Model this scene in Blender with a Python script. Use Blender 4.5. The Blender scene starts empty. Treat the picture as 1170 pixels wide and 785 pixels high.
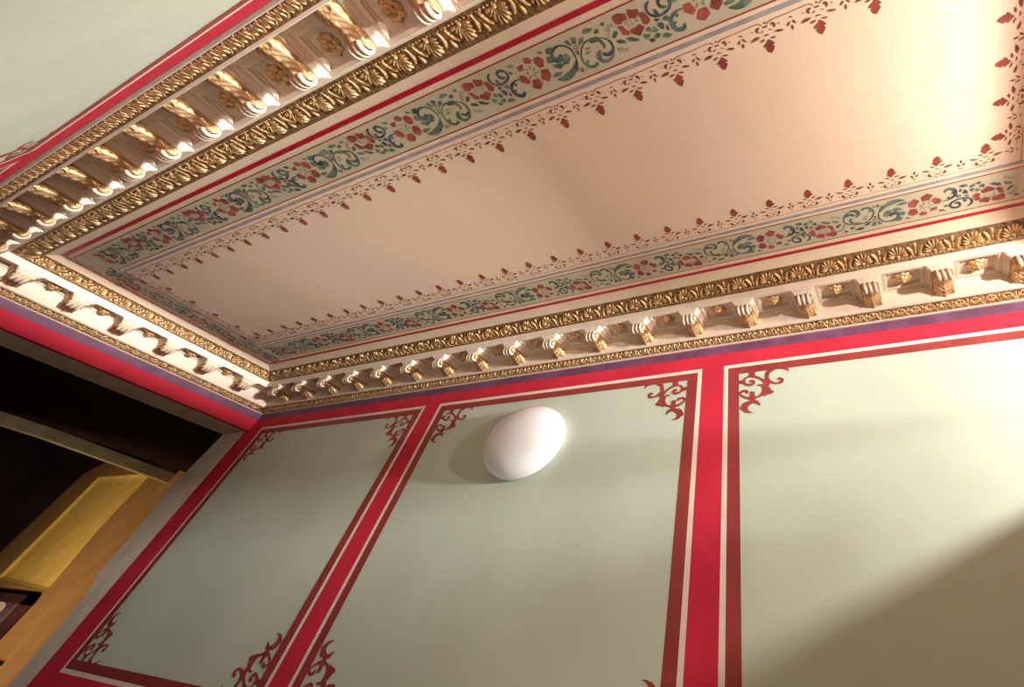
import bpy, math, random
from mathutils import Vector, Matrix
# ------------------------------------------------------------------ units
# everything is laid out in units of (ceiling height above the eye); 1 unit = 1.5 m
S = 1.5; EYE = 1.7
def W(x, y, z): return (x*S, y*S, z*S + EYE)
R = random.Random(7)
COL = bpy.context.scene.collection
YA, YC, XB, XR = 1.283, -.157, -3.341, .95       # long wall, opposite wall, lintel wall, right end wall
ZT, ZL = .853, .759                              # cornice bottom, lintel bottom
ZF = -EYE/S
KC = 1.17                                        # the cornice of the opposite wall is a little deeper
# ------------------------------------------------------------------ materials
def mat(name, col, rough=.6, metal=0., noise=.06, scale=9., bump=0., bscale=60., col2=None, spec=.4, coat=0.):
    m = bpy.data.materials.new(name); m.use_nodes = True
    nt = m.node_tree; b = nt.nodes['Principled BSDF']
    b.inputs['Roughness'].default_value = rough
    b.inputs['Metallic'].default_value = metal
    b.inputs['Specular IOR Level'].default_value = spec
    if coat: b.inputs['Coat Weight'].default_value = coat
    tc = nt.nodes.new('ShaderNodeTexCoord')
    n = nt.nodes.new('ShaderNodeTexNoise'); n.inputs['Scale'].default_value = scale; n.inputs['Detail'].default_value = 5
    nt.links.new(tc.outputs['Object'], n.inputs['Vector'])
    r = nt.nodes.new('ShaderNodeMix'); r.data_type = 'RGBA'
    c2 = col2 if col2 else tuple(c*(1-noise*2) for c in col)
    c1 = tuple(min(1, c*(1+noise)) for c in col) if not col2 else col
    r.inputs['A'].default_value = (*c1, 1); r.inputs['B'].default_value = (*c2, 1)
    mr = nt.nodes.new('ShaderNodeMapRange'); mr.inputs['From Min'].default_value = .35; mr.inputs['From Max'].default_value = .65
    nt.links.new(n.outputs['Fac'], mr.inputs['Value']); nt.links.new(mr.outputs['Result'], r.inputs['Factor'])
    nt.links.new(r.outputs['Result'], b.inputs['Base Color'])
    if bump:
        n2 = nt.nodes.new('ShaderNodeTexNoise'); n2.inputs['Scale'].default_value = bscale; n2.inputs['Detail'].default_value = 4
        nt.links.new(tc.outputs['Object'], n2.inputs['Vector'])
        bp = nt.nodes.new('ShaderNodeBump'); bp.inputs['Strength'].default_value = bump; bp.inputs['Distance'].default_value = .01
        nt.links.new(n2.outputs['Fac'], bp.inputs['Height']); nt.links.new(bp.outputs['Normal'], b.inputs['Normal'])
    return m
M = {
 'ceil': mat('ceiling_cream', (.83,.61,.445), .75, noise=.02, scale=1.5, bump=.05, spec=.2),
 'margin':mat('margin_cream', (.78,.60,.42), .7, noise=.02, bump=.05),
 'ground': mat('frieze_ground', (.55,.47,.32), .7, noise=.03, scale=3),
 'fred':  mat('stripe_crimson', (.45,.006,.025), .5, noise=.05),
 'fbrown':mat('line_rust', (.28,.035,.02), .6, noise=.1),
 'blue': mat('line_greyblue', (.36,.32,.31), .6, noise=.1, scale=12),
 'thin':  mat('line_tan', (.30,.15,.05), .6),
 'leaf':  mat('stencil_brown', (.24,.060,.028), .6, noise=.15, scale=20),
 'leaf2': mat('stencil_russet', (.30,.055,.03), .6, noise=.15, scale=20),
 'flower': mat('stencil_rose', (.36,.075,.06), .6, noise=.2, scale=25),
 'green': mat('stencil_green', (.14,.18,.13), .6, noise=.3, scale=25),
 'dark': mat('stencil_slate', (.085,.115,.125), .6, noise=.3, scale=25),
 'olive': mat('stencil_olive', (.30,.26,.15), .6, noise=.2, scale=25),
 'wall': mat('wall_green', (.57,.645,.52), .55, noise=.03, scale=2.2, bump=.06, bscale=35),
 'wred': mat('wall_red', (.62,.032,.06), .7, noise=.05, scale=5, bump=.05, spec=.12),
 'wbrown':mat('wall_oxblood', (.33,.045,.04), .5, noise=.08, scale=6),
 'wline': mat('wall_line_pink', (.88,.72,.62), .5, noise=.03),
 'purple': mat('wall_purple', (.17,.062,.12), .6, noise=.15, scale=8),
 'jamb': mat('wall_buff', (.84,.73,.57), .7, noise=.05, bump=.08),
 'plaster': mat('plaster_cream', (.74,.60,.46), .65, noise=.04, scale=14, bump=.06, bscale=120, spec=.25),
 'tip': mat('plaster_pale', (.58,.44,.32), .6, noise=.03, spec=.25),
 'gold': mat('gilding', (.72,.46,.22), .45, metal=.45, noise=.2, scale=40, bump=.35, bscale=150),
 'goldd': mat('gilding_recess_shade', (.28,.15,.06), .5, metal=.3, noise=.3, scale=60, bump=.5, bscale=160),  # recess shade put into a darker gilding tone
 'opal': mat('opal_glass', (.95,.94,.97), .22, noise=.0, coat=.4),
 'white': mat('white_enamel', (.85,.84,.82), .4, noise=.02),
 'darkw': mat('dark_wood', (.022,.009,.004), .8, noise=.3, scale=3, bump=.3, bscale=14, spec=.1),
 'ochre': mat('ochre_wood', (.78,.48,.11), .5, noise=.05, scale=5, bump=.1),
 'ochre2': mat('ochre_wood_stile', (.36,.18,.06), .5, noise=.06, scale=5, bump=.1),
 'buffw': mat('buff_wood', (.36,.27,.15), .6, noise=.1),
 'void': mat('void_shade', (.012,.006,.008), .9, noise=.3, scale=2, spec=.1),  # near-black colour stands for the unlit void
 'frame': mat('dark_frame', (.06,.02,.018), .35, noise=.2),
 'print': mat('faded_print', (.22,.14,.15), .15, noise=.2, scale=14, col2=(.05,.02,.03)),
 'pale':  mat('painted_pink_glint', (.85,.60,.52), .2, noise=.1),  # colour of the reflection painted on the glass
 'dado': mat('dado_brown', (.10,.045,.03), .5, noise=.1),
 'floor': mat('floor_carpet', (.06,.03,.025), .9, noise=.15, scale=30),
 'brass': mat('brass', (.65,.48,.22), .35, metal=.7),
}
_b=M['opal'].node_tree.nodes['Principled BSDF']; _b.inputs['Subsurface Weight'].default_value=.6; _b.inputs['Subsurface Radius'].default_value=(.12,.12,.12)
# ------------------------------------------------------------------ mesh builder
class MB:
    def __init__(s): s.v=[]; s.f=[]; s.m=[]; s.mats=[]; s.cur=0; s.sm=[]
    def mat(s, k):
        if k not in s.mats: s.mats.append(k)
        s.cur = s.mats.index(k); return s
    def face(s, idx, smooth=False): s.f.append(idx); s.m.append(s.cur); s.sm.append(smooth)
    def quad(s, *p, smooth=False):
        n=len(s.v); s.v += [tuple(q) for q in p]; s.face(list(range(n, n+len(p))), smooth)
    def grid(s, P, cu=False, smooth=True):      # P[i][j]
        n=len(s.v); a=len(P); b=len(P[0])
        for r in P: s.v += [tuple(q) for q in r]
        for i in range(a if cu else a-1):
            for j in range(b-1):
                i2=(i+1)%a
                s.face([n+i*b+j, n+i2*b+j, n+i2*b+j+1, n+i*b+j+1], smooth)
    def box(s, x0,x1,y0,y1,z0,z1, fn=None):
        fn = fn or (lambda *a: a)
        c=[fn(x,y,z) for x in (x0,x1) for y in (y0,y1) for z in (z0,z1)]
        n=len(s.v); s.v += c
        for q in ([0,1,3,2],[4,6,7,5],[0,4,5,1],[2,3,7,6],[0,2,6,4],[1,5,7,3]): s.face([n+i for i in q])
    def build(s, name, parent=None, origin=(0,0,0), recalc=True, scale=True, kind=None):
        me=bpy.data.meshes.new(name)
        if scale:
            O=W(*origin); V=[(a*S-O[0], b*S-O[1], c*S+EYE-O[2]) for a,b,c in s.v]
        else: V=s.v; O=(0,0,0)
        me.from_pydata(V, [], s.f)
        for k in s.mats: me.materials.append(M[k])
        for p,mi,sm in zip(me.polygons, s.m, s.sm): p.material_index=mi; p.use_smooth=sm
        if recalc:
            import bmesh
            bm=bmesh.new(); bm.from_mesh(me); bmesh.ops.recalc_face_normals(bm, faces=bm.faces); bm.to_mesh(me); bm.free()
        me.validate(); me.update()
        o=bpy.data.objects.new(name, me); COL.objects.link(o)
        if parent: o.parent=parent; o.location=Vector(O)-Vector(parent.location) if scale else (0,0,0)
        else: o.location=O
        if kind: o['kind']=kind
        return o
def tag(o, label, cat, group=None):
    o['label']=label; o['category']=cat
    if group: o['group']=group
    return o
def empty(name, x, y, z, label, cat, group=None):
    o=bpy.data.objects.new(name, None); COL.objects.link(o); o.location=W(x,y,z); o.empty_display_size=.05
    return tag(o, label, cat, group)
# flat painted motifs: f2(a,b,layer) -> point
def stroke(mb, pts, f2, layer, sc=1.0):
    n=len(pts)
    # resample with Catmull-Rom for smooth scrolls
    P=[]
    if n>=3:
        for i in range(n-1):
            p0=pts[max(i-1,0)]; p1=pts[i]; p2=pts[i+1]; p3=pts[min(i+2,n-1)]
            for t in (0,.25,.5,.75):
                P.append(tuple(.5*((2*b)+(-a+c)*t+(2*a-5*b+4*c-d)*t*t+(-a+3*b-3*c+d)*t**3) for a,b,c,d in zip(p0,p1,p2,p3)))
        P.append(tuple(pts[-1]))
    else: P=[tuple(p) for p in pts]
    L=[];Rr=[]
    for i,p in enumerate(P):
        a=P[max(i-1,0)]; b=P[min(i+1,len(P)-1)]
        dx,dy=b[0]-a[0],b[1]-a[1]; l=math.hypot(dx,dy) or 1
        w=max(p[2],.0008)*.5*sc
        L.append(f2(p[0]-dy/l*w,p[1]+dx/l*w,layer)); Rr.append(f2(p[0]+dy/l*w,p[1]-dx/l*w,layer))
    mb.grid([L,Rr], smooth=False)
def motif(mb, data, f2, cmap, layer, wsc=1.0, psc=1.0):
    for i,(k,c,pts) in enumerate(data):
        mb.mat(cmap[c])
        ly=layer+.00002*(i%9)
        if k=='P':
            mx=sum(p[0] for p in pts)/len(pts); my=sum(p[1] for p in pts)/len(pts)
            mb.quad(*[f2(mx+(p[0]-mx)*psc,my+(p[1]-my)*psc,ly) for p in pts])
        else: stroke(mb, pts, f2, ly, wsc)
def rect2(mb, a0,a1,b0,b1, f2, layer):
    mb.quad(f2(a0,b0,layer),f2(a1,b0,layer),f2(a1,b1,layer),f2(a0,b1,layer))
def frame2(mb, a0,a1,b0,b1, wa,wb, f2, layer):     # rectangular ring, widths wa (vertical bars), wb (horizontal bars)
    rect2(mb,a0,a0+wa,b0,b1,f2,layer); rect2(mb,a1-wa,a1,b0,b1,f2,layer)
    rect2(mb,a0+wa,a1-wa,b0,b0+wb,f2,layer); rect2(mb,a0+wa,a1-wa,b1-wb,b1,f2,layer)
FRET=[["P","B",[[.0924,.0144],[.1118,.0171],[.1124,.0569],[.0898,.0541]]],["S","B",[[.0538,.0665,.0111],[.0717,.0658,.0116],[.0774,.0554,.0061],[.0968,.0516,.0069],[.1157,.0559,.0082],[.134,.0665,.0081],[.1478,.079,.0133]]],["S","B",[[.0538,.0665,.0111],[.0716,.0719,.0096],[.085,.0798,.0076],[.0985,.08,.0097],[.1082,.0743,.0081],[.103,.0682,.0082],[.0921,.0691,.0093]]],["S","B",[[.1536,.0917,.0105],[.152,.0755,.0159],[.1525,.0591,.0135],[.1565,.0458,.0136],[.1678,.0374,.0123],[.1842,.0311,.0123],[.2052,.0331,.0108],[.2203,.0396,.008],[.2267,.0488,.0032]]],["S","B",[[.1549,.0717,.0133],[.1674,.0808,.0089],[.1826,.0855,.0063],[.1969,.0835,.0094],[.2027,.0762,.0104],[.1942,.0703,.0079],[.1866,.0737,.0047]]],["P","B",[[.1414,.0769],[.157,.0788],[.1548,.0932],[.161,.0979],[.163,.106],[.1729,.111],[.17,.1158],[.1595,.1199],[.1492,.12],[.1438,.1246],[.1336,.1223],[.1257,.1253],[.11,.1288],[.1063,.1233],[.1208,.1196],[.1302,.1128],[.1347,.1028],[.1328,.0893],[.1144,.0859],[.1226,.0814],[.141,.0836]]],["S","B",[[.0553,.1074,.0043],[.0654,.1158,.0074],[.0812,.124,.0079],[.0996,.1259,.0119],[.1127,.1252,.0088]]],["S","B",[[.0553,.1074,.007],[.0635,.1016,.0081],[.0738,.0993,.0075],[.0831,.1037,.009],[.0795,.1087,.0048]]],["P","B",[[.0924,.1034],[.1083,.1052],[.1094,.1415],[.0913,.1397]]],["P","B",[[.0569,.1566],[.0677,.1399],[.081,.1348],[.0993,.1354],[.1175,.1347],[.127,.1508],[.1218,.1528],[.1144,.147],[.1016,.1433],[.0911,.1473],[.0831,.1541],[.0841,.1629],[.0929,.1699],[.1056,.173],[.0928,.174],[.0749,.1707]]]]
LEAF=[["S","l",[[.0057,.1868,.0026],[.0119,.183,.002],[.0233,.1814,.0015],[.0497,.1813,.0014],[.076,.1805,.0014],[.0984,.18,.0016],[.1057,.1829,.0022],[.1089,.1871,.0012]]],["S","r",[[-.0002,.1819,.0036],[.0029,.1831,.0036]]],["S","r",[[-.0053,.1913,.0026],[.0053,.1919,.003]]],["S","r",[[-.0124,.1895,.0023],[-.0175,.1911,.005],[-.0197,.1947,.005],[-.0165,.1999,.0017]]],["S","r",[[.0141,.1894,.0036],[.0192,.1907,.0049],[.0209,.1952,.0043],[.0193,.1998,.0013]]],["S","r",[[.0299,.1943,.0026],[.0323,.1952,.0026]]],["S","r",[[-.0312,.193,.0024],[-.029,.1939,.0023]]],["S","r",[[-.0118,.2017,.0013],[-.0056,.1988,.0023]]],["S","r",[[.0062,.1993,.0013],[.0131,.2028,.0017]]],["S","r",[[-.0063,.2111,.0013],[-.0003,.2098,.0027],[.0053,.2112,.0013]]],["P","r",[[-.0395,.2135],[-.0326,.2088],[-.0261,.2067],[-.0151,.209],[-.0238,.2139],[-.0351,.2142]]],["P","r",[[.0162,.2084],[.0266,.207],[.036,.2103],[.0365,.2135],[.0277,.2131]]],["S","r",[[-.0196,.221,.0014],[-.0134,.2197,.0041],[-.0064,.2183,.0014]]],["S","r",[[.0056,.2182,.0017],[.012,.2202,.0037],[.0179,.2212,.0013]]],["P","R",[[.0009,.2206],[.0079,.2277],[.0125,.2341],[.0064,.2355],[.0098,.2404],[.0066,.2457],[.0,.2526],[-.0057,.2486],[-.0101,.2394],[-.0055,.2374],[-.0138,.2352],[-.0106,.23],[-.006,.228]]],["P","r",[[.0525,.1917],[.0585,.1898],[.0635,.1925],[.0605,.1934],[.0565,.1926]]],["S","r",[[.0607,.1986,.0016],[.0634,.2037,.0039],[.067,.2088,.001]]],["S","r",[[.0546,.2003,.0016],[.0513,.2042,.0039],[.0476,.208,.0013]]],["S","r",[[.0573,.2094,.002],[.0577,.2145,.0043],[.0571,.2204,.001]]]]
FLORAL=[["S","D",[[.1257,.0973,.0014],[.1259,.0868,.0027],[.1261,.0764,.0031],[.121,.0641,.0035],[.1066,.054,.0031],[.0888,.0528,.0045],[.0747,.0613,.0059],[.0708,.0739,.0083],[.0792,.0814,.0101],[.0914,.0783,.0082],[.091,.071,.0045]]],["S","D",[[.1247,.0969,.0018],[.1166,.1081,.0074],[.1047,.1182,.0094]]],["S","G",[[.109,.1149,.0079],[.089,.1245,.0123],[.068,.1271,.0096],[.0488,.1224,.0019]]],["P","G",[[.0674,.0469],[.0816,.0478],[.0739,.0587],[.067,.0607],[.0608,.056]]],["P","G",[[.0577,.0642],[.0661,.0697],[.0649,.0812],[.056,.0802],[.0515,.0748]]],["P","G",[[.0591,.0874],[.082,.0901],[.087,.0968],[.0741,.1016],[.0639,.0965]]],["P","G",[[.1033,.0746],[.1112,.0788],[.1116,.0883],[.1014,.0975],[.0894,.0953],[.0925,.0846]]],["P","G",[[.0446,.1102],[.0571,.1062],[.0732,.1111],[.0612,.1165],[.0452,.1154]]],["P","G",[[.1182,.0506],[.129,.048],[.1323,.0628],[.1265,.0617]]],["P","G",[[.1382,.046],[.1511,.0499],[.1445,.0641],[.1362,.0609]]],["P","G",[[.1497,.0661],[.1587,.0562],[.1706,.0575],[.1629,.0656],[.1533,.0686]]],["P","G",[[.1333,.0815],[.1393,.0803],[.1395,.0862],[.1339,.0887]]],["P","G",[[.1193,.1262],[.1288,.1176],[.1261,.1312]]],["S","O",[[.1326,.0663,.0018],[.1481,.0707,.0026]]],["S","O",[[.1298,.0714,.0018],[.1449,.0756,.0027]]],["S","O",[[.1314,.0771,.0013],[.142,.0802,.0022]]],["S","O",[[.1117,.1233,.0019],[.1215,.1172,.0032]]],["S","O",[[.134,.122,.0032],[.1368,.1304,.0019]]],["S","G",[[.1873,.0695,.0021],[.1731,.0678,.003],[.1584,.0729,.0026],[.1449,.0859,.0031],[.1385,.1022,.0036],[.142,.1178,.005],[.1525,.1266,.0055],[.1653,.1272,.005],[.1699,.1218,.0068]]],["S","G",[[.1509,.1069,.0023],[.1465,.1148,.0078]]],["S","G",[[.2038,.0715,.0017],[.2185,.0805,.003],[.2266,.0925,.0039],[.2244,.1074,.0044],[.2163,.1203,.0044],[.2042,.1273,.0045],[.1893,.1263,.0063],[.1817,.1164,.0085],[.1846,.1058,.008],[.1931,.0988,.0018]]],["P","G",[[.176,.0673],[.189,.0668],[.2003,.069],[.2073,.0783],[.2101,.0906],[.2058,.098],[.2007,.096],[.2034,.0891],[.199,.0796],[.1897,.0782],[.1803,.0768]]],["P","D",[[.1975,.1057],[.2056,.1116],[.2176,.1082],[.2172,.116],[.2065,.1189],[.1979,.116],[.1935,.1104]]],["P","D",[[.2358,.085],[.2439,.075],[.2514,.0726],[.2524,.0794],[.2439,.0859]]],["P","O",[[.159,.0822],[.167,.0818],[.1763,.0854],[.1624,.0871]]],["P","O",[[.152,.0933],[.1618,.0901],[.1734,.0923],[.1583,.0957]]],["P","G",[[.1726,.0484],[.1769,.0436],[.1861,.0428],[.2002,.0483],[.1873,.053],[.1755,.0517]]],["P","G",[[.1996,.0556],[.2078,.0524],[.2133,.0556],[.2081,.0622],[.1989,.0608]]],["P","G",[[.2199,.0486],[.226,.0446],[.2344,.0468],[.2284,.0529]]],["P","G",[[.2399,.0954],[.2505,.094],[.2596,.0997],[.2607,.1068],[.246,.1022]]],["S","O",[[.227,.0637,.0013],[.2369,.0701,.0025]]],["S","O",[[.2311,.0589,.0012],[.2387,.0648,.0025]]],["S","O",[[.2373,.0532,.0012],[.2419,.0614,.0025]]],["S","O",[[.2455,.055,.0012],[.2498,.0623,.0025]]],["S","O",[[.2245,.0701,.0013],[.2338,.0755,.0025]]],["S","O",[[.2236,.0769,.0013],[.2307,.0808,.0021]]],["S","O",[[.2337,.1087,.0013],[.2359,.1123,.0017]]],["S","O",[[.2353,.1184,.0013],[.2403,.1112,.0022]]],["S","O",[[.2414,.1219,.0013],[.2465,.1125,.0022]]],["S","O",[[.2516,.1247,.0013],[.2516,.1156,.0022]]],["S","O",[[.2596,.1259,.0013],[.2577,.1179,.0022]]],["P","F",[[.2588,.0433],[.2714,.0421],[.2869,.0482],[.2863,.0603],[.2761,.0595],[.2688,.064],[.2585,.061],[.2559,.0526]]],["P","F",[[.2982,.0425],[.3083,.0475],[.3188,.0496],[.3177,.0563],[.3104,.0636],[.3008,.0619],[.2945,.0605],[.2937,.0509]]],["P","F",[[.3197,.0591],[.3293,.0608],[.3336,.0706],[.3369,.0802],[.3264,.0875],[.3189,.0814],[.3203,.0716],[.3172,.0663]]],["P","F",[[.2859,.0833],[.2987,.0841],[.3078,.0802],[.3169,.0901],[.3089,.0966],[.3008,.1031],[.2933,.0991],[.2822,.0905]]],["P","F",[[.259,.0665],[.2704,.0699],[.273,.0783],[.2791,.085],[.2753,.0921],[.2633,.0874],[.2621,.0784]]],["S","O",[[.2771,.0619,.0016],[.2855,.0663,.002]]],["S","O",[[.2916,.0614,.0012],[.2933,.0672,.002]]],["S","O",[[.3056,.0617,.0012],[.3034,.0681,.002]]],["S","O",[[.3126,.0707,.0012],[.3036,.0723,.002]]],["S","O",[[.2838,.0761,.0012],[.288,.0704,.002]]],["S","O",[[.2975,.0772,.0012],[.2968,.0717,.002]]],["S","O",[[.2778,.0696,.0012],[.2841,.0689,.0016]]],["P","G",[[.2664,.0974],[.2769,.0982],[.2946,.1105],[.2862,.1128],[.2706,.1056]]],["P","G",[[.3177,.0978],[.3271,.093],[.3313,.0989],[.3278,.1061]]],["P","G",[[.3087,.104],[.3216,.109],[.3204,.114],[.3107,.1167],[.3075,.1111]]],["P","G",[[.3365,.0977],[.3424,.1],[.3453,.1086],[.3377,.1099],[.3322,.1067]]],["P","G",[[.3308,.1169],[.3408,.1132],[.3468,.1177],[.3404,.1239],[.3336,.1234]]],["P","G",[[.3168,.1213],[.324,.1186],[.3307,.1245],[.324,.1285],[.318,.1262]]],["P","G",[[.3509,.1215],[.3609,.12],[.372,.1286],[.3602,.1316],[.3503,.1277]]],["P","G",[[.3648,.089],[.3743,.0856],[.3798,.0908],[.3753,.0983],[.3661,.0937]]],["P","G",[[.3528,.064],[.3589,.0654],[.3621,.0778],[.3525,.074]]],["P","D",[[.3483,.095],[.3587,.0949],[.3628,.1007],[.3583,.1105],[.3529,.1073]]],["P","D",[[.3452,.0845],[.3508,.0825],[.3592,.0889],[.3494,.0902]]],["P","D",[[.3683,.1038],[.3705,.1089],[.3698,.1181],[.3638,.1137]]],["S","D",[[.351,.0445,.0023],[.3412,.0515,.0047],[.3382,.0623,.0047],[.3438,.0732,.004],[.3567,.0797,.004],[.3725,.0798,.0039],[.3863,.0752,.0047],[.3942,.0665,.005],[.3927,.0561,.0046],[.3823,.0491,.0053],[.3716,.0507,.0054],[.369,.0594,.0046],[.3759,.0675,.0054],[.3848,.0677,.0019]]],["S","D",[[.4183,.0868,.0012],[.4033,.0859,.0031],[.39,.0908,.0051],[.3815,.0997,.006],[.381,.112,.0077],[.3872,.1228,.0073],[.3992,.1264,.0069],[.4068,.122,.0056],[.4078,.1158,.0016]]],["S","D",[[.3965,.0913,.002],[.4001,.0972,.0075]]],["S","D",[[.3857,.1055,.002],[.3899,.1104,.0072]]],["P","F",[[-.0042,.0472],[.0071,.0462],[.0153,.0547],[.0074,.0624],[-.0057,.0574]]],["P","F",[[.0218,.0572],[.034,.0548],[.0445,.0658],[.0359,.0805],[.0241,.0796],[.0183,.0647]]],["P","F",[[.0248,.0872],[.0406,.0914],[.0396,.1076],[.0262,.1176],[.0127,.1068]]],["P","F",[[-.0141,.1024],[.0026,.103],[.0068,.1179],[-.0089,.1275],[-.0237,.1181]]],["P","F",[[-.0411,.0809],[-.0287,.0818],[-.0209,.0999],[-.0299,.106],[-.0451,.0945]]],["P","F",[[-.032,.0583],[-.0144,.0577],[-.0215,.0696],[-.0337,.0687]]],["S","O",[[-.016,.068,.0018],[-.0082,.0747,.0029]]],["S","O",[[-.0001,.0668,.0018],[-.0005,.0758,.0028]]],["S","O",[[.0126,.0752,.0018],[.0039,.0811,.0029]]],["S","O",[[.0144,.087,.0018],[.0013,.0875,.0029]]],["S","O",[[.0025,.0974,.0018],[-.0025,.0898,.0029]]],["S","O",[[-.0175,.0954,.0018],[-.0103,.0887,.0029]]],["S","O",[[-.0215,.0808,.0018],[-.0109,.081,.0029]]],["P","G",[[.0395,.0446],[.0484,.0463],[.0541,.0526],[.0441,.0523]]],["P","G",[[-.0563,.0454],[-.0441,.0464],[-.0375,.0543],[-.0497,.0534]]],["P","G",[[-.0644,.0607],[-.0554,.0604],[-.0522,.0673],[-.0612,.0676]]]]
BLOCK_Y,BLOCK_Z=.93,.41  # edges of the added light-blocking screen
CPH=-.895
BPH,BSB=1.06,.19
LEAFC=0
WCOL=(1,.9,.8); WSTR=.0
EXPO=-.76
def LIGHTS():
    light('POINT','lamp_near',(1.0,.52,.64),320,(1,.95,.895),.012)
    o=light('AREA','window_day',(2.9,.62,.62),150,(1,.98,.97),.35,sy=.22,spread=.55); aim(o,(-3.3,.5,.9))
    o=light('AREA','fill_low',(-.9,.75,-1.1),7,(1,.88,.76),.9,spread=1.6); aim(o,(-1.1,.55,1))
    o=light('AREA','lobby_fill',(-4.7,.7,-.5),36,(1,.84,.60),.2,spread=2.0); aim(o,(-5.9,1.8,.35))  # unseen light added to brighten the ochre panelling
# ================================================================== CEILING
def ceil2(a,b,l): return (a,b,1-l)
CX0,CX1,CY0,CY1 = -3.080,.690,.108,1.037       # outer edge of the crimson stripe
def build_ceiling():
    mb=MB(); mb.mat('margin')
    n=12
    mb.box(XB-.05,XR+.05,YC-.05,YA+.05,1,1.05)
    e=.0006
    frame2(mb,CX0,CX1,CY0,CY1,.0135,.0135,ceil2,e) if False else None
    mb.mat('fred'); frame2(mb,CX0,CX1,CY0,CY1,.0135,.0135,ceil2,e)
    d=.029; mb.mat('fbrown'); frame2(mb,CX0+d,CX1-d,CY0+d,CY1-d,.0032,.0032,ceil2,e)
    d=.0322; mb.mat('ground'); frame2(mb,CX0+d,CX1-d,CY0+d,CY1-d,.1125,.1125,ceil2,e)
    d=.1445; mb.mat('fbrown'); frame2(mb,CX0+d,CX1-d,CY0+d,CY1-d,.0038,.0038,ceil2,e)
    d=.148; mb.mat('ceil'); rect2(mb,CX0+d,CX1-d,CY0+d,CY1-d,ceil2,e*.8)
    d=.158; mb.mat('blue'); frame2(mb,CX0+d,CX1-d,CY0+d,CY1-d,.0105,.0105,ceil2,e*1.6)
    # leaf border
    lm={'l':'thin','r':'leaf','R':'leaf2'}
    def side(n, org, step, fn, data, cm, lay, lo=0):
        for k in range(lo,n):
            motif(mb, data, (lambda a,b,l,k=k: fn(a+org+k*step, b, l)), cm, lay, 1.15, 1.05)
    e2=e*2
    p=.1155
    u=LEAFC
    # opposite-wall side: pattern coordinate v = y-CY0
    side(32, .205-30*p+.0, p, lambda a,b,l:(a,CY0+b,1-l), LEAF, lm, e2)
    side(1, .205+2*p-.001, p, lambda a,b,l:(a,CY0+b,1-l), [m for m in LEAF if m[0]!='S' or True], lm, e2)
    # long-wall side (turned half round)
    for k in range(31):
        x=.414-p*k
        motif(mb, LEAF, lambda a,b,l,x=x:(x-a+.012, CY1-b, 1-l), lm, e2, 1.15, 1.05)
    x=.414+p
    # end columns
    q=.1045
    for k in range(5):
        y=.774-.102*(4-k)
        motif(mb, LEAF, lambda a,b,l,y=y:(CX1-b, y+a*.9, 1-l), lm, e2, 1.15, 1.05)
        motif(mb, LEAF, lambda a,b,l,y=y:(CX0+b, y+.05-a*.9, 1-l), lm, e2, 1.15, 1.05)
    # floral frieze
    fm={'G':'green','D':'dark','O':'olive','F':'flower'}
    P=.463
    for k in range(-5,3):
        x0=-.601+P*k
        data=FLORAL
        if x0-.07<CX0+.15 or x0+.42>CX1-.15:
            data=[m for m in FLORAL if all(CX0+.15<x0+q[0]<CX1-.15 for q in m[2])]
        if data: motif(mb, data, lambda a,b,l,x0=x0:(x0+a, CY0+b+.001, 1-l), fm, e2, 1.4, 1.1)
    for k in range(-2,8):
        x0=.272-P*k+.0
        data=FLORAL
        if x0+.07>CX1-.15 or x0-.42<CX0+.15:
            data=[m for m in FLORAL if all(CX0+.15<x0-q[0]<CX1-.15 for q in m[2])]
        if data: motif(mb, data, lambda a,b,l,x0=x0:(x0-a, CY1-b-.001, 1-l), fm, e2, 1.4, 1.1)
    for k in range(2):
        y0=.20+.43*k
        motif(mb, FLORAL, lambda a,b,l,y0=y0:(CX0+b, y0+.42-a*.95, 1-l), fm, e2, 1.4, 1.1)
        motif(mb, FLORAL, lambda a,b,l,y0=y0:(CX1-b, y0+a*.95, 1-l), fm, e2)
    return mb.build('ceiling', kind='structure', recalc=False)
build_ceiling()
# ================================================================== WALLS
STR=[(-3.375,-3.222),(-1.935,-1.844),(-.547,-.464),(.84,.95)]      # red uprights
ZB=-.163
def paint_wall(mb, f2, x0, x1, zp=.8177):
    e=.0006
    mb.mat('purple'); rect2(mb,x0,x1,zp,ZT+.004,f2,e)
    mb.mat('wred'); rect2(mb,x0,x1,.769,zp,f2,e); rect2(mb,x0,x1,ZB-.12,ZB,f2,e)
    for a,b in STR: rect2(mb,max(a,x0),min(b,x1),ZB,.769,f2,e)
    mb.mat('dado'); rect2(mb,x0,x1,ZF,ZB-.12,f2,e)
    for i in range(3):
        a,b=STR[i][1],STR[i+1][0]
        t,bt=.769,ZB
        mb.mat('wline'); frame2(mb,a,b,bt,t,.016,.012,f2,e)
        mb.mat('wbrown'); frame2(mb,a+.016,b-.016,bt+.012,t-.012,.0385,.025,f2,e)
        for sx in (0,1):
            for sz in (0,1):
                g=(lambda u,v,l,sx=sx,sz=sz,a=a,b=b: f2(b-u if sx else a+u, bt+v if sz else t-v, l))
                motif(mb, FRET, g, {'B':'wbrown'}, e*1.4)
def wallA(a,b,l): return (a, YA-l, b)
def wallC(a,b,l): return (a, YC+l, b)
mb=MB(); mb.mat('wall'); mb.box(-3.375,XR+.05,YA,YA+.08,ZF,1.0)
mb.mat('jamb')
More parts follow.
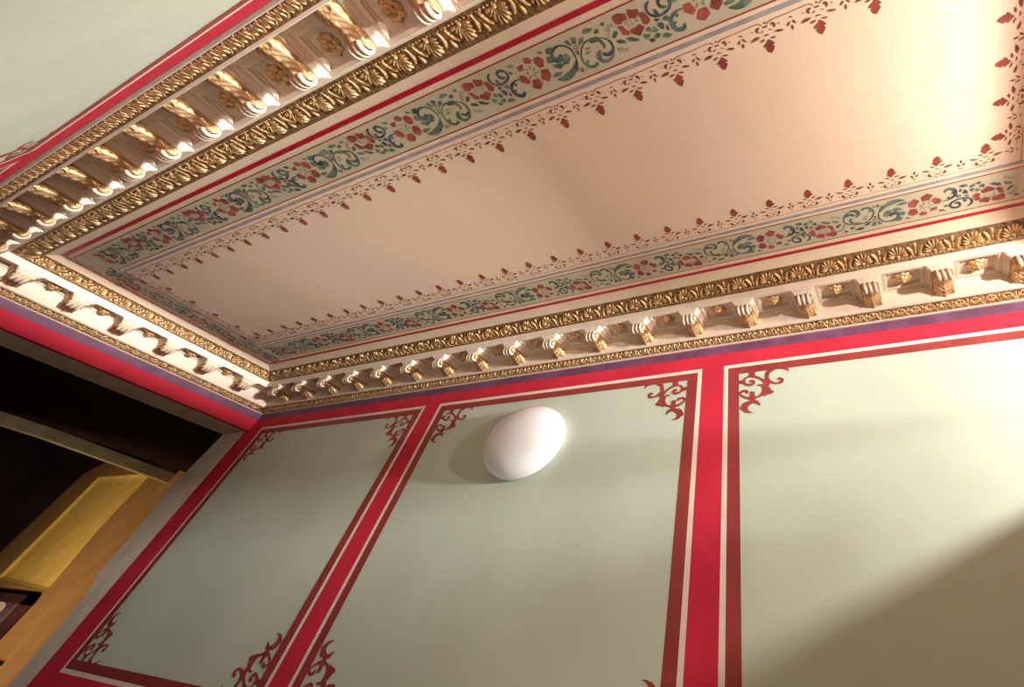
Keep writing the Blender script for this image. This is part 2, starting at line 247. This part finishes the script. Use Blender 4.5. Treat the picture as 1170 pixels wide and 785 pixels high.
# stub of the long wall past the lintel, with the chipped vertical arris
st=[(-3.375,ZF),(-3.375,.758),(-3.60,.758),(-3.618,.66),(-3.640,.56),(-3.655,.47),(-3.630,.38),(-3.614,.30),(-3.610,.12),(-3.58,.097),(-3.545,.05),(-3.53,-.1),(-3.535,-.3),(-3.53,ZF)]
n=len(st)
mb.quad(*[(a,YA,b) for a,b in st]); mb.quad(*[(a,YA+.08,b) for a,b in st][::-1])
for i in range(1,n-1): (a,b),(c,d)=st[i],st[i+1]; mb.quad((a,YA,b),(c,YA,d),(c,YA+.08,d),(a,YA+.08,b))
paint_wall(mb, wallA, -3.375, XR)
mb.build('wall_front', kind='structure', recalc=False)
mb=MB(); mb.mat('wall'); mb.box(-3.60,XR+.05,YC-.08,YC,ZF,1.0); paint_wall(mb, wallC, -3.375, XR, .842)
mb.build('wall_back', kind='structure', recalc=False)
# lintel wall over the wide opening
mb=MB(); mb.mat('wred'); mb.box(XB-.03,XB,YC,YA,ZL,1.0)
mb.mat('jamb'); mb.box(-3.60,XB-.03,YC,YA,ZL,1.0)
mb.mat('purple'); rect2(mb,YC,YA,.8177,ZT+.004,lambda a,b,l:(XB+l,a,b),.0006)
mb.build('wall_left', kind='structure', recalc=False)
# right end: lintel, and an unseen screen added below it to block light
mb=MB(); mb.mat('wred'); mb.box(XR,XR+.10,YC,YA,.79,1.0)
mb.mat('wall'); mb.box(1.10,1.14,BLOCK_Y,YA,ZF,BLOCK_Z)
mb.build('wall_right', kind='structure')
mb=MB(); mb.mat('dado'); mb.box(.80,1.14,.38,YA,.538,.556); mb.build('trim_6', kind='structure')  # unseen board added to cast the diagonal shadow on the long wall
mb=MB(); mb.mat('dado'); mb.box(.906,1.10,.20,.90,.70,.712); mb.box(1.08,1.12,.38,.90,.54,.70); mb.build('trim_7', kind='structure')  # unseen cap and support added to keep lamp light off the ceiling
mb=MB(); mb.mat('floor'); mb.box(-7.0,3.2,YC-.6,2.3,ZF-.06,ZF); mb.build('floor', kind='structure')
# room beyond the right lintel
mb=MB(); mb.mat('dado'); mb.box(3.1,3.2,-.7,2.0,ZF,1.0); mb.box(XR+.05,3.1,-.7,-.62,ZF,1.0); mb.box(XR+.05,3.1,1.9,2.0,ZF,1.0)
mb.box(XR,XR+.06,-.7,YC-.08,ZF,1.0); mb.box(XR,XR+.06,YA+.08,2.0,ZF,1.0)
mb.build('wall_right_outer', kind='structure')
mb=MB(); mb.mat('ceil'); mb.box(XR+.1,3.2,-.7,2.0,1.0,1.06); mb.build('ceiling_right', kind='structure')
# ---------------------------------------------------------------- lobby beyond the wide opening
YL=1.80                                           # its far side wall
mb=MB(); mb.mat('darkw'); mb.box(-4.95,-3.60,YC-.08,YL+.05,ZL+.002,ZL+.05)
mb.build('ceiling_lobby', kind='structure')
def hp(x0,y0,x1,y1): pass
mb=MB(); mb.mat('buffw')
# door-head board facing the lobby, running slightly out of square as in the photograph
def head(y): return -4.947-.00-(max(0,y-.95)/.82)*.20
ys=[YC-.08,.4,.7,.95,1.2,1.45,YL+.02]
top=[(head(y),y,ZL+.004) for y in ys]; bot=[(head(y),y,.706) for y in ys]; bt2=[(head(y)-.05,y,.704) for y in ys]; tp2=[(head(y)-.05,y,ZL+.05) for y in ys]
mb.grid([top,bot,bt2,tp2,top], smooth=False)
mb.build('trim_5', kind='structure')
# stair hall void behind the head, its darkness painted near-black
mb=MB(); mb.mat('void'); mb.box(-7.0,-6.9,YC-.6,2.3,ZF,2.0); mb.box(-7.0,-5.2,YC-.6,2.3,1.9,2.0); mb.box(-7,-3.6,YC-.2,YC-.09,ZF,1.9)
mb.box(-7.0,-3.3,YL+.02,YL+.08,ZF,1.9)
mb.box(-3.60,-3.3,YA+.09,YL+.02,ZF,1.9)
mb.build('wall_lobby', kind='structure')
# ochre panelled timber
def yl(x,z): k=YL/YA; return (x*k, z*k)           # panel outline measured on the side wall
pn=empty('timber_panelling',-5.6,YL,-.9,'ochre painted timber panelling with a tall sunk panel, beyond the dark opening','panelling')
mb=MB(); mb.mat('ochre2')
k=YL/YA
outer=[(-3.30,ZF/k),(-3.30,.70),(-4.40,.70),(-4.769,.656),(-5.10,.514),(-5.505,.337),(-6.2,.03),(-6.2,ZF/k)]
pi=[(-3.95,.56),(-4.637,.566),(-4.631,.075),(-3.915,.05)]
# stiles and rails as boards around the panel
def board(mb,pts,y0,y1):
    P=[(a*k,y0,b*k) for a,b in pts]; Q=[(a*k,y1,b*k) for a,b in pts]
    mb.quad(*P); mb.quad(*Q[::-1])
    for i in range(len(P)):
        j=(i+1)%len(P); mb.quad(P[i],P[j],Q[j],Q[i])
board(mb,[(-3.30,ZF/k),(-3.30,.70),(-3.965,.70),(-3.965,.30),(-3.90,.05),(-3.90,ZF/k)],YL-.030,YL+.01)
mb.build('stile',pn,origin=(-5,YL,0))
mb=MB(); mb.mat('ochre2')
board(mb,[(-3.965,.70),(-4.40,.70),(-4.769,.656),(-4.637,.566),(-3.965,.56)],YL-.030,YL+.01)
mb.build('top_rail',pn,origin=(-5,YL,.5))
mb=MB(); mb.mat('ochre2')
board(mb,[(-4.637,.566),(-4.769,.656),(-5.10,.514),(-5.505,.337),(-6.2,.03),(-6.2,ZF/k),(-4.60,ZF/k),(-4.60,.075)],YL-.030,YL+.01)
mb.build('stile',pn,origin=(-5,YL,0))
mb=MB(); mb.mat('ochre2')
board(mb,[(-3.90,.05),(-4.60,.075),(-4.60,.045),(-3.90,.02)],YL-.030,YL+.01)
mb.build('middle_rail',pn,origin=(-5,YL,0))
mb=MB(); mb.mat('ochre')
A_=[(-3.965,.56),(-4.637,.566),(-4.60,.075),(-3.90,.05)]
def inset(P,d):
    cx=sum(a for a,b in P)/4; cz=sum(b for a,b in P)/4
    return [(a+(d if a<cx else -d), b+(d if b<cz else -d)) for a,b in P]
o1=[(a*k,YL-.028,b*k) for a,b in A_]; o2=[(a*k,YL-.012,b*k) for a,b in inset(A_,.014)]; o3=[(a*k,YL-.008,b*k) for a,b in inset(A_,.03)]
for P,Q in ((o1,o2),(o2,o3)):
    for i in range(4): j=(i+1)%4; mb.quad(P[i],P[j],Q[j],Q[i])
mb.quad(*o3)
mb.build('panel',pn,origin=(-5,YL,0),recalc=False)
# dark framed picture low on the panelling
pf=empty('framed_picture',-5.9,YL-.04,-.1,'dark-framed glazed picture with a pink reflection painted on, low on the ochre panelling','picture')
mb=MB(); mb.mat('frame')
x0,x1,z0,z1=-4.75*k,-3.905*k,-.50*k,.030*k
for q in ((x0,x1,z1-.045,z1),(x0,x1,z0,z0+.045),(x0,x0+.06,z0,z1),(x1-.06,x1,z0,z1)): mb.box(q[0],q[1],YL-.075,YL-.032,q[2],q[3])
mb.build('frame',pf,origin=(-5.9,YL-.04,-.1))
mb=MB(); mb.mat('print'); mb.box(x0+.05,x1-.05,YL-.052,YL-.036,z0+.04,z1-.04)
mb.build('print',pf,origin=(-5.9,YL-.04,-.1))
mb=MB(); mb.mat('pale')  # pink reflection in the dark glass, painted as a flat patch
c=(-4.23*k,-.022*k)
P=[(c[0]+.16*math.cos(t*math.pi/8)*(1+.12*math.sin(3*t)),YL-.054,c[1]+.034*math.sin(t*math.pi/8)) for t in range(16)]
mb.quad(*P); mb.build('painted_reflection',pf,origin=(-5.9,YL-.04,-.1),recalc=False)
mb=MB(); mb.mat('brass')
hx,hz=-3.70*k,-.182*k
mb.box(hx-.055,hx+.050,YL-.085,YL-.068,hz-.012,hz+.010)
for q in (hx-.045,hx+.035): mb.box(q,q+.012,YL-.070,YL-.03,hz-.007,hz+.005)
tag(mb.build('pull_handle',origin=(hx,YL-.04,hz)),'short pale brass pull handle on the ochre panelling beside the dark-framed picture','handle')
# ================================================================== CORNICE
def s_c(n): return YC+(n*KC if n<=.205 else .205*KC+(n-.205)*.55)
class Run:
    def __init__(s, kind): s.kind=kind
    def P(s,u,n,z):
        k=s.kind
        if k=='A': return (u,YA-n,z)
        if k=='C': return (u,YC+(n*KC if n<=.205 else .205*KC+(n-.205)*.55),z)
        if k=='B': return (XB+n,u,z)
        return (XR-n,u,z)
    def lim(s,n):
        if s.kind in 'AC': return (XB+n, XR-n)
        return (s_c(n), YA-n)
def sweep(mb, run, prof, smooth=False):
    rows=[]
    for n,z in prof:
        a,b=run.lim(n); rows.append([run.P(a,n,z),run.P(b,n,z)])
    mb.grid(rows, smooth=smooth)
CROWN=[(.204,.990),(.199,.988),(.192,.985),(.180,.981),(.167,.977),(.156,.972),(.150,.967),(.149,.964),(.144,.9625)]
def crown_pt(t):           # t 0 at bottom .. 1 at top
    pts=[(.150,.967),(.156,.972),(.167,.977),(.180,.981),(.192,.985),(.202,.989)]
    f=t*(len(pts)-1); i=min(int(f),len(pts)-2); g=f-i
    a,b=pts[i],pts[i+1]; n=a[0]+(b[0]-a[0])*g; z=a[1]+(b[1]-a[1])*g
    dx,dz=b[0]-a[0],b[1]-a[1]; l=math.hypot(dx,dz)
    return n,z,dz/l,-dx/l
BED=[(.032,.8745),(.029,.873),(.023,.870),(.015,.863),(.009,.857),(.007,.855)]
def bed_pt(t):
    pts=[(.007,.8555),(.010,.858),(.016,.8635),(.023,.869),(.029,.873)]
    f=t*(len(pts)-1); i=min(int(f),len(pts)-2); g=f-i
    a,b=pts[i],pts[i+1]; n=a[0]+(b[0]-a[0])*g; z=a[1]+(b[1]-a[1])*g
    dx,dz=b[0]-a[0],b[1]-a[1]; l=math.hypot(dx,dz)
    return n,z,dz/l,-dx/l
def relief(mb, run, surf, uc, shapes, L):
    # L = slope length in units; shapes: ('E',u,w,ang,len,wid,h) ellipsoidal lobe ; ('T',[(u,w,r)...]) half-round rib
    def pt(u,w,h):
        n,z,nn,nz=surf(min(max(w/L,0),1)); return run.P(uc+u, n+nn*h, z+nz*h)
    for s_ in shapes:
        if s_[0]=='E':
            _,u,w,ang,ln,wd,h=s_
            ca,sa=math.cos(ang),math.sin(ang); P=[]
            for i in range(7):
                t=-1+i/3; r=math.sqrt(max(0,1-t*t))*(1.0+.35*t)
                row=[]
                for j in range(5):
                    q=-1+j/2; a=t*ln/2; b=q*wd/2*r
                    row.append(pt(u+a*ca-b*sa, w+a*sa+b*ca, h*r*math.cos(q*math.pi/2)-.0004))
                P.append(row)
            mb.grid(P)
        else:
            pts=s_[1]; P=[]
            for i,p in enumerate(pts):
                a=pts[max(i-1,0)]; b=pts[min(i+1,len(pts)-1)]
                dx,dy=b[0]-a[0],b[1]-a[1]; l=math.hypot(dx,dy) or 1
                row=[]
                for j in range(5):
                    q=-1+j/2
                    row.append(pt(p[0]-dy/l*p[2]*q, p[1]+dx/l*p[2]*q, p[2]*1.3*math.cos(q*math.pi/2)-.0003))
                P.append(row)
            mb.grid(P)
def anth_shapes(per, L, var=0):
    sh=[]
    cu,cw=0,.0135
    for i in range(9):
        a=math.pi*(.06+.88*i/8)
        r0,r1=.009,(.037 if i in(3,4,5) else .034 if i in (2,6) else .029)
        mid=(r0+r1)/2
        sh.append(('E',cu+mid*1.05*math.cos(a),cw+mid*math.sin(a)*1.05,a,(r1-r0)*1.2,.0082,.0075))
    sh.append(('E',0,.014,math.pi/2,.014,.014,.008))
    for sg in (-1,1):
        arch=[]
        for i in range(10):
            t=i/9; a=-.35+t*1.15
            arch.append((sg*.0425*math.cos(a), .016+.037*math.sin(a), .0036+.0022*math.sin(t*math.pi)))
        arch=[(sg*.033,.010,.0040),(sg*.040,.008,.0040)]+arch
        sh.append(('T',arch))
    # dart between arches
    sh.append(('E',per/2,.042,math.pi/2,.024,.011,.005)); sh.append(('E',per/2,.020,math.pi/2,.022,.006,.005))
    # bead and reel under the shell
    nb=9
    for i in range(nb): sh.append(('E',(i+.5)/nb*per-per/2,.0035,0,.0085,.0070,.0048))
    return sh
def bed_shapes(per):
    sh=[]
    for sg in (-1,1):
        for i,(a,l) in enumerate(((.5,.020),(.95,.022),(1.3,.022))):
            an=math.pi/2-sg*(a-.35)
            sh.append(('E',sg*(.013-.0045*i),.013,an,l,.0048,.0045))
    sh.append(('E',0,.014,math.pi/2,.024,.005,.0050))
    sh.append(('T',[(-per/2+.001,.002,.0018),(-per/4,.020,.0022),(0,.0265,.0022),(per/4,.020,.0022),(per/2-.001,.002,.0018)]))
    sh.append(('E',per/2,.017,math.pi/2,.018,.008,.0042))
    return sh
def cornice(kind, idx, brackets, perA, phase, cof, motifs=True):
    run=Run(kind); t=MB(); t.mat('plaster')
    sweep(t,run,[(.144,.9625),(.141,.9600),(.141,.952),(.139,.950),(.139,.941),(.137,.937),(.128,.937)])
    sweep(t,run,[(.051,.937),(.041,.937),(.040,.934),(.036,.931),(.034,.925),(.034,.884),(.037,.883),(.0385,.880),(.037,.877),(.032,.8745)])
    sweep(t,run,[(.007,.855),(.008,.8535),(.006,.851),(0,.850)])
    sweep(t,run,[(0,.8505),(0,1.0)])
    t.mat('margin'); sweep(t,run,[(.246,.9999),(.238,.9992),(.222,.9955),(.208,.9915),(.204,.990)],True); t.mat('plaster')
    # soffit with sunk panels
    a,b=run.lim(.09)
    cs=sorted(cof); edges=[None]
    l1,l2=run.lim(.128),run.lim(.051)
    hw=.054 if kind!='B' else .048
    for c in cs:
        e0=edges[-1]
        p0,p1=(l1[0],l2[0]) if e0 is None else (e0,e0)
        t.quad(run.P(p0,.128,.937),run.P(c-hw,.128,.937),run.P(c-hw,.051,.937),run.P(p1,.051,.937))
        edges.append(c+hw)
        rings=[]
        for d,z in ((0,.937),(.003,.9385),(.003,.944),(.007,.9455),(.007,.949)):
            rings.append([run.P(c-hw+d,.128-d,z),run.P(c+hw-d,.128-d,z),run.P(c+hw-d,.051+d,z),run.P(c-hw+d,.051+d,z),run.P(c-hw+d,.128-d,z)])
        t.grid(rings, smooth=False); t.quad(*rings[-1][:4])
    p0,p1=(l1[0],l2[0]) if edges[-1] is None else (edges[-1],edges[-1])
    t.quad(run.P(p0,.128,.937),run.P(l1[1],.128,.937),run.P(l2[1],.051,.937),run.P(p1,.051,.937))
    root=t.build('trim_%d'%idx, kind='structure')
    if not motifs:
        g=MB(); g.mat('goldd'); sweep(g,run,CROWN); sweep(g,run,BED); g.build('gilded_moulding',root,recalc=True,origin=(0,0,0)); return root
    # gilded crown with shell motifs
    g=MB(); g.mat('goldd'); sweep(g,run,CROWN,True); g.mat('gold')
    L=.062; sh=anth_shapes(perA,L)
    a,b=run.lim(.172); n0=int(math.ceil((a+.01-phase)/perA)); n1=int(math.floor((min(b,.85 if kind in 'AC' else b)-.01-phase)/perA))
    lo=n0
    for i in range(n0,n1+1): relief(g,run,crown_pt,phase+i*perA,sh,L)
    c=g.build('gilded_shell_moulding',root,recalc=False)
    g=MB(); g.mat('goldd'); sweep(g,run,BED,True); g.mat('gold')
    per=.0425; L2=.0285; sh=bed_shapes(per); a,b=run.lim(.02); b=min(b,.85) if kind in 'AC' else b
    n=int((b-a)/per)
    for i in range(n): relief(g,run,bed_pt,a+per*(i+.5)+.004,sh,L2)
    g.build('gilded_leaf_moulding',root,recalc=False)
    return root
BS=.2125
BA=[.285+BS*2-BS*k for k in range(19)]
BC=[CPH+BS*3-BS*k for k in range(16)]
BB=[BPH-BSB*k for k in range(7)]
def mids(b): return [(b[i]+b[i+1])/2 for i in range(len(b)-1)]
cornice('A',1,BA,BS/2,.285,mids(BA))
cornice('B',2,BB,BSB/2,BPH,mids(BB))
cornice('C',3,BC,BS/2,CPH,mids(BC))
cornice('D',4,[],.1,0,[],motifs=False)
# ---------------------------------------------------------------- brackets
def spiral(cx,cz,r0,turns,n=22,a0=0,sg=1):
    out=[]
    for i in range(n):
        t=i/(n-1); a=a0+sg*turns*2*math.pi*t; r=r0*(1-.85*t)
        out.append((cx+r*math.cos(a),cz+r*math.sin(a)))
    return out
# local frame of a bracket: x = along the wall, y = out from the wall (n), z relative to soffit .937 ; unit scale baked to metres
def LB(x,n,z): return (x*S,n*S,(z-.937)*S)
def low(n):      # underside S-curve of the scroll
    P=[(.030,.8925),(.042,.8915),(.055,.8945),(.068,.900),(.080,.9045),(.090,.9055),(.100,.903),(.108,.899),(.117,.8985),(.124,.902),(.131,.908)]
    if n<=P[0][0]: return P[0][1]
    for (a,b),(c,d) in zip(P,P[1:]):
        if n<=c:
            t=(n-a)/(c-a); t=t*t*(3-2*t)*.5+t*.5; return b+(d-b)*t
    return P[-1][1]
def build_bracket(label):
    e=empty('cornice_bracket',0,0,0,label,'bracket'); e.location=(0,0,0)
    # moulded cap
    c=MB(); c.mat('plaster')
    rings=[]
    for d,z in ((.0,.937),(.0,.934),(.003,.9325),(.0035,.930),(.007,.928),(.0095,.924),(.0105,.921),(.0105,.918)):
        h=.041-d; f=.138-d
        rings.append([LB(-h,.03,z),LB(-h,f-.004,z),LB(-h+.004,f,z),LB(h-.004,f,z),LB(h,f-.004,z),LB(h,.03,z)])
    c.grid(rings, smooth=False); c.quad(*rings[-1]); c.build('cap',e,scale=False)
    # scroll body, carved sides
    b=MB(); b.mat('gold'); ns=[.030+.095*i/24 for i in range(25)]; hw=.024
    for sg in (-1,1):
        rows=[]
        for n in ns: rows.append([LB(sg*hw,n,.9185),LB(sg*(hw+.001),n,(.9185+low(n))/2),LB(sg*hw,n,low(n)+.001),LB(sg*(hw-.003),n,low(n))])
        b.grid(rows, smooth=True)
    b.grid([[LB(-hw+.003,n,low(n)),LB(0,n,low(n)-.001),LB(hw-.003,n,low(n))] for n in ns])
    b.quad(LB(-hw,.125,.9185),LB(hw,.125,.9185),LB(hw,.125,low(.125)),LB(-hw,.125,low(.125)))
    def tube(pts, r):
        P=[]
        for i,p in enumerate(pts):
            a=Vector(pts[max(i-1,0)]); q=Vector(pts[min(i+1,len(pts)-1)]); d=(q-a).normalized()
            s1=d.cross(Vector((1,.01,0))).normalized() if abs(d.x)<.9 else d.cross(Vector((0,0,1))).normalized(); s2=d.cross(s1)
            rr=r*(1 if 0<i<len(pts)-1 else .3)
            P.append([tuple(Vector(p)+s1*rr*math.cos(k*math.pi/3)+s2*rr*math.sin(k*math.pi/3)) for k in range(7)])
        b.grid(P)
    for sg in (-1,1):
        for cx,cz,r,t,a0,dr in ((.117,.9065,.0105,1.6,-1.5,1),(.050,.9035,.0135,1.6,-1.5,-1)):
            tube([LB(sg*(hw+.0015),p,q) for p,q in spiral(cx,cz,r,t,22,a0,dr)], .0022*S)
        tube([LB(sg*(hw+.001),n,low(n)+.003) for n in ns], .0024*S)
        tube([LB(sg*(hw+.001),n,.913+.002*math.sin((n-.06)*70)) for n in ns[7:19]], .0020*S)
        for i in range(4):     # little side husks
            n=.072+.009*i; tube([LB(sg*(hw+.001),n,low(n)+.006),LB(sg*(hw+.003),n+.004,low(n)+.009),LB(sg*(hw+.001),n+.008,.912)], .0018*S)
    b.build('scroll',e,scale=False,recalc=False)
    # acanthus leaf lying on the underside
    l=MB(); l.mat('gold'); rows=[]
    N=30
    for i in range(N+1):
        t=i/N; n=.034+.070*t
        lobe=.027*(.82+.18*abs(math.sin(t*math.pi*4.5)))*(1 if t<.85 else 1-.3*(t-.85)/.15)
        row=[]
        for j in range(13):
            q=-1+j/6
            x=q*lobe; rib=.0030*abs(math.cos(q*math.pi*2.5+t*0))*(1-.3*abs(q)); mid=.0035*math.exp(-(q/.16)**2)
            vein=.0022*math.sin((t*9-abs(q)*2.2)*math.pi*1.0)
            z=low(n)-.0015-rib-mid-vein*.8+.007*abs(q)**3
            row.append(LB(x,n,z))
        rows.append(row)
    l.grid(rows); l.build('acanthus_leaf',e,scale=False,recalc=False)
    # three pale curled tips at the front
    for x in (-.0155,0,.0155):
        k=MB(); k.mat('tip'); path=[(.106,.8960),(.112,.8915),(.120,.8900),(.127,.8925),(.1315,.8985),(.1330,.906),(.1315,.9135),(.1265,.9185)]
        rows=[]
        for i,(pn_,pz) in enumerate(path):
            a=path[max(i-1,0)]; c=path[min(i+1,len(path)-1)]; dn,dz=c[0]-a[0],c[1]-a[1]; l=math.hypot(dn,dz)
            t=i/(len(path)-1); w=.0070*(.45+.55*math.sin(math.pi*min(1,.12+t*1.0))**.6) if t<1 else .0055
            rows.append([LB(x+w*math.cos(m*math.pi/5), pn_-dz/l*w*.75*math.sin(m*math.pi/5), pz+dn/l*w*.75*math.sin(m*math.pi/5)) for m in range(11)])
        k.grid(rows); k.quad(*rows[0][:10]); k.quad(*rows[-1][:10]); k.build('leaf_tip',e,scale=False,recalc=False)
    return e
def copy_thing(o):
    r=o.copy(); COL.objects.link(r)
    for ch in o.children:
        c=ch.copy(); COL.objects.link(c); c.parent=r
    return r
ORD=['first','second','third','fourth','fifth','sixth','seventh','eighth','ninth','tenth','eleventh','twelfth','thirteenth','fourteenth','fifteenth','sixteenth','seventeenth','eighteenth','nineteenth']
proto=build_bracket('x'); first=True
def place(kind,u):
    global first
    if first: o=proto; first=False
    else: o=copy_thing(proto)
    p=Run(kind).P(u,0,.937); o.location=W(*p)
    rz={'A':math.pi,'C':0,'B':-math.pi/2}[kind]
    o.rotation_euler=(0,0,rz); 
    if kind=='C': o.scale=(1,KC,1)
    return o
def order(bl): return sorted(bl)
vis={'A':[u for u in order(BA) if -3.2<u<.6],'C':[u for u in order(BC) if -3.16<u<-.60],'B':[u for u in sorted(BB,reverse=True) if -.05<u<1.12]}
txt={'A':'gilded scroll bracket above the lamp wall, {} from the far corner','C':'shadowed gilded bracket of the upper-left cornice, {} from the far corner','B':'brightly lit bracket above the dark opening, {} from the lamp wall'}
grp={'A':'brackets above the lamp wall','C':'brackets of the upper-left cornice','B':'brackets above the dark opening'}
for kd in 'ACB':
    for i,u in enumerate(vis[kd]):
        o=place(kd,u); o['label']=txt[kd].format(ORD[i]); o['group']=grp[kd]; o['category']='bracket'
# ---------------------------------------------------------------- rosettes in the sunk panels
def build_rosette():
    mb=MB(); mb.mat('gold')
    def pet(ang,r0,r1,w,h,z0):
        P=[]
        for i in range(7):
            t=i/6; r=r0+(r1-r0)*t; ww=w*math.sin(math.pi*(.12+.80*t))
            z=z0-h*math.sin(math.pi*(.15+.75*t))
            P.append([((r*math.cos(ang)-q*ww*math.sin(ang))*S,(r*math.sin(ang)+q*ww*math.cos(ang))*S,(z+.004*q*q)*S) for q in (-1,-.5,0,.5,1)])
        mb.grid(P)
    for i in range(8): pet(i*math.pi/4,.006,.030,.0105,.012,-.000)
    for i in range(6): pet(i*math.pi/3+.3,.002,.019,.008,.014,-.006)
    P=[]
    for i in range(6):
        a=i/5*math.pi/2
        P.append([(.008*math.cos(a)*math.cos(j*math.pi/5)*S,.008*math.cos(a)*math.sin(j*math.pi/5)*S,(-.014-.010*math.sin(a))*S) for j in range(11)])
    mb.grid(P)
    return mb.build('rosette',scale=False,recalc=False)
ro=build_rosette(); fr=True
rt={'A':'small gilded rosette above the lamp wall, {} from the far corner','C':'small dark rosette of the upper-left cornice, {} from the far corner','B':'small gilded rosette above the dark opening, {} from the lamp wall'}
for kd in 'ACB':
    ms=mids(vis[kd])
    for i,u in enumerate(ms):
        if fr: o=ro; fr=False
        else: o=ro.copy(); COL.objects.link(o)
        o.location=W(*Run(kd).P(u,.088,.949)); tag(o,rt[kd].format(ORD[i]),'rosette',{'A':'rosettes above the lamp wall','C':'rosettes of the upper-left cornice','B':'rosettes above the dark opening'}[kd])
# ================================================================== WALL LAMP
LX,LZ,RX,RZ,DP=-1.247,.562,.178,.128,.092
lp=empty('wall_lamp',LX,YA,LZ,'unlit oval white opal glass wall lamp on the middle green panel','lamp')
mb=MB(); mb.mat('white'); rows=[]
for d,r in ((0,.93),(.012,.93),(.014,.90)):
    rows.append([(LX+RX*r*math.cos(j*math.pi/32),YA-d,LZ+RZ*r*math.sin(j*math.pi/32)) for j in range(65)])
mb.grid(rows,smooth=False); mb.build('back_plate',lp,origin=(LX,YA,LZ),recalc=False)
mb=MB(); mb.mat('opal'); rows=[]
for i in range(25):
    a=i/24*math.pi/2; r=math.cos(a)**.9 if i<24 else 0; d=.010+(DP-.010)*math.sin(a)
    rows.append([(LX+RX*r*math.cos(j*math.pi/32),YA-d,LZ+RZ*r*math.sin(j*math.pi/32)) for j in range(65)])
rows.insert(0,[(LX+RX*.96*math.cos(j*math.pi/32),YA-.004,LZ+RZ*.96*math.sin(j*math.pi/32)) for j in range(65)])
mb.grid(rows); mb.build('glass_shade',lp,origin=(LX,YA,LZ),recalc=False)
# ================================================================== LIGHT
def light(kind,name,loc,energy,col,size=.1,rot=None,sy=None,spread=None):
    d=bpy.data.lights.new(name,kind); d.energy=energy; d.color=col
    if kind=='AREA':
        d.size=size
        if sy: d.shape='RECTANGLE'; d.size_y=sy
        if spread: d.spread=spread
    else: d.shadow_soft_size=size
    o=bpy.data.objects.new(name,d); COL.objects.link(o); o.location=W(*loc)
    if rot: o.rotation_euler=rot
    return o
def aim(o,t):
    d=Vector(W(*t))-o.location; o.rotation_euler=d.to_track_quat('-Z','Y').to_euler()
LIGHTS()
w=bpy.data.worlds.new('World'); bpy.context.scene.world=w; w.use_nodes=True
w.node_tree.nodes['Background'].inputs[0].default_value=(*WCOL,1); w.node_tree.nodes['Background'].inputs[1].default_value=WSTR
# ================================================================== CAMERA
cd=bpy.data.cameras.new('camera'); cam=bpy.data.objects.new('camera',cd); COL.objects.link(cam)
f,cx,cy=470.7067,784.1295,247.5426
Wm=((.91875112,.38519608,.08672002),(-.23990255,.71904491,-.65224319),(-.3135971,.57844481,.75303284))
r=Vector(Wm[0]); u=-Vector(Wm[1]); b=-Vector(Wm[2])
cam.matrix_world=Matrix(((r.x,u.x,b.x,0),(r.y,u.y,b.y,0),(r.z,u.z,b.z,EYE),(0,0,0,1)))
cd.sensor_width=36; cd.sensor_fit='HORIZONTAL'; cd.lens=f*36/1170; cd.shift_x=(585-cx)/1170; cd.shift_y=(cy-392.5)/1170
cd.clip_start=.02
sc=bpy.context.scene; sc.camera=cam
vs=sc.view_settings; vs.view_transform='Standard'; vs.look='None'; vs.gamma=1; vs.exposure=EXPO
vs.use_curve_mapping=False
sc.cycles.max_bounces=8; sc.cycles.diffuse_bounces=5
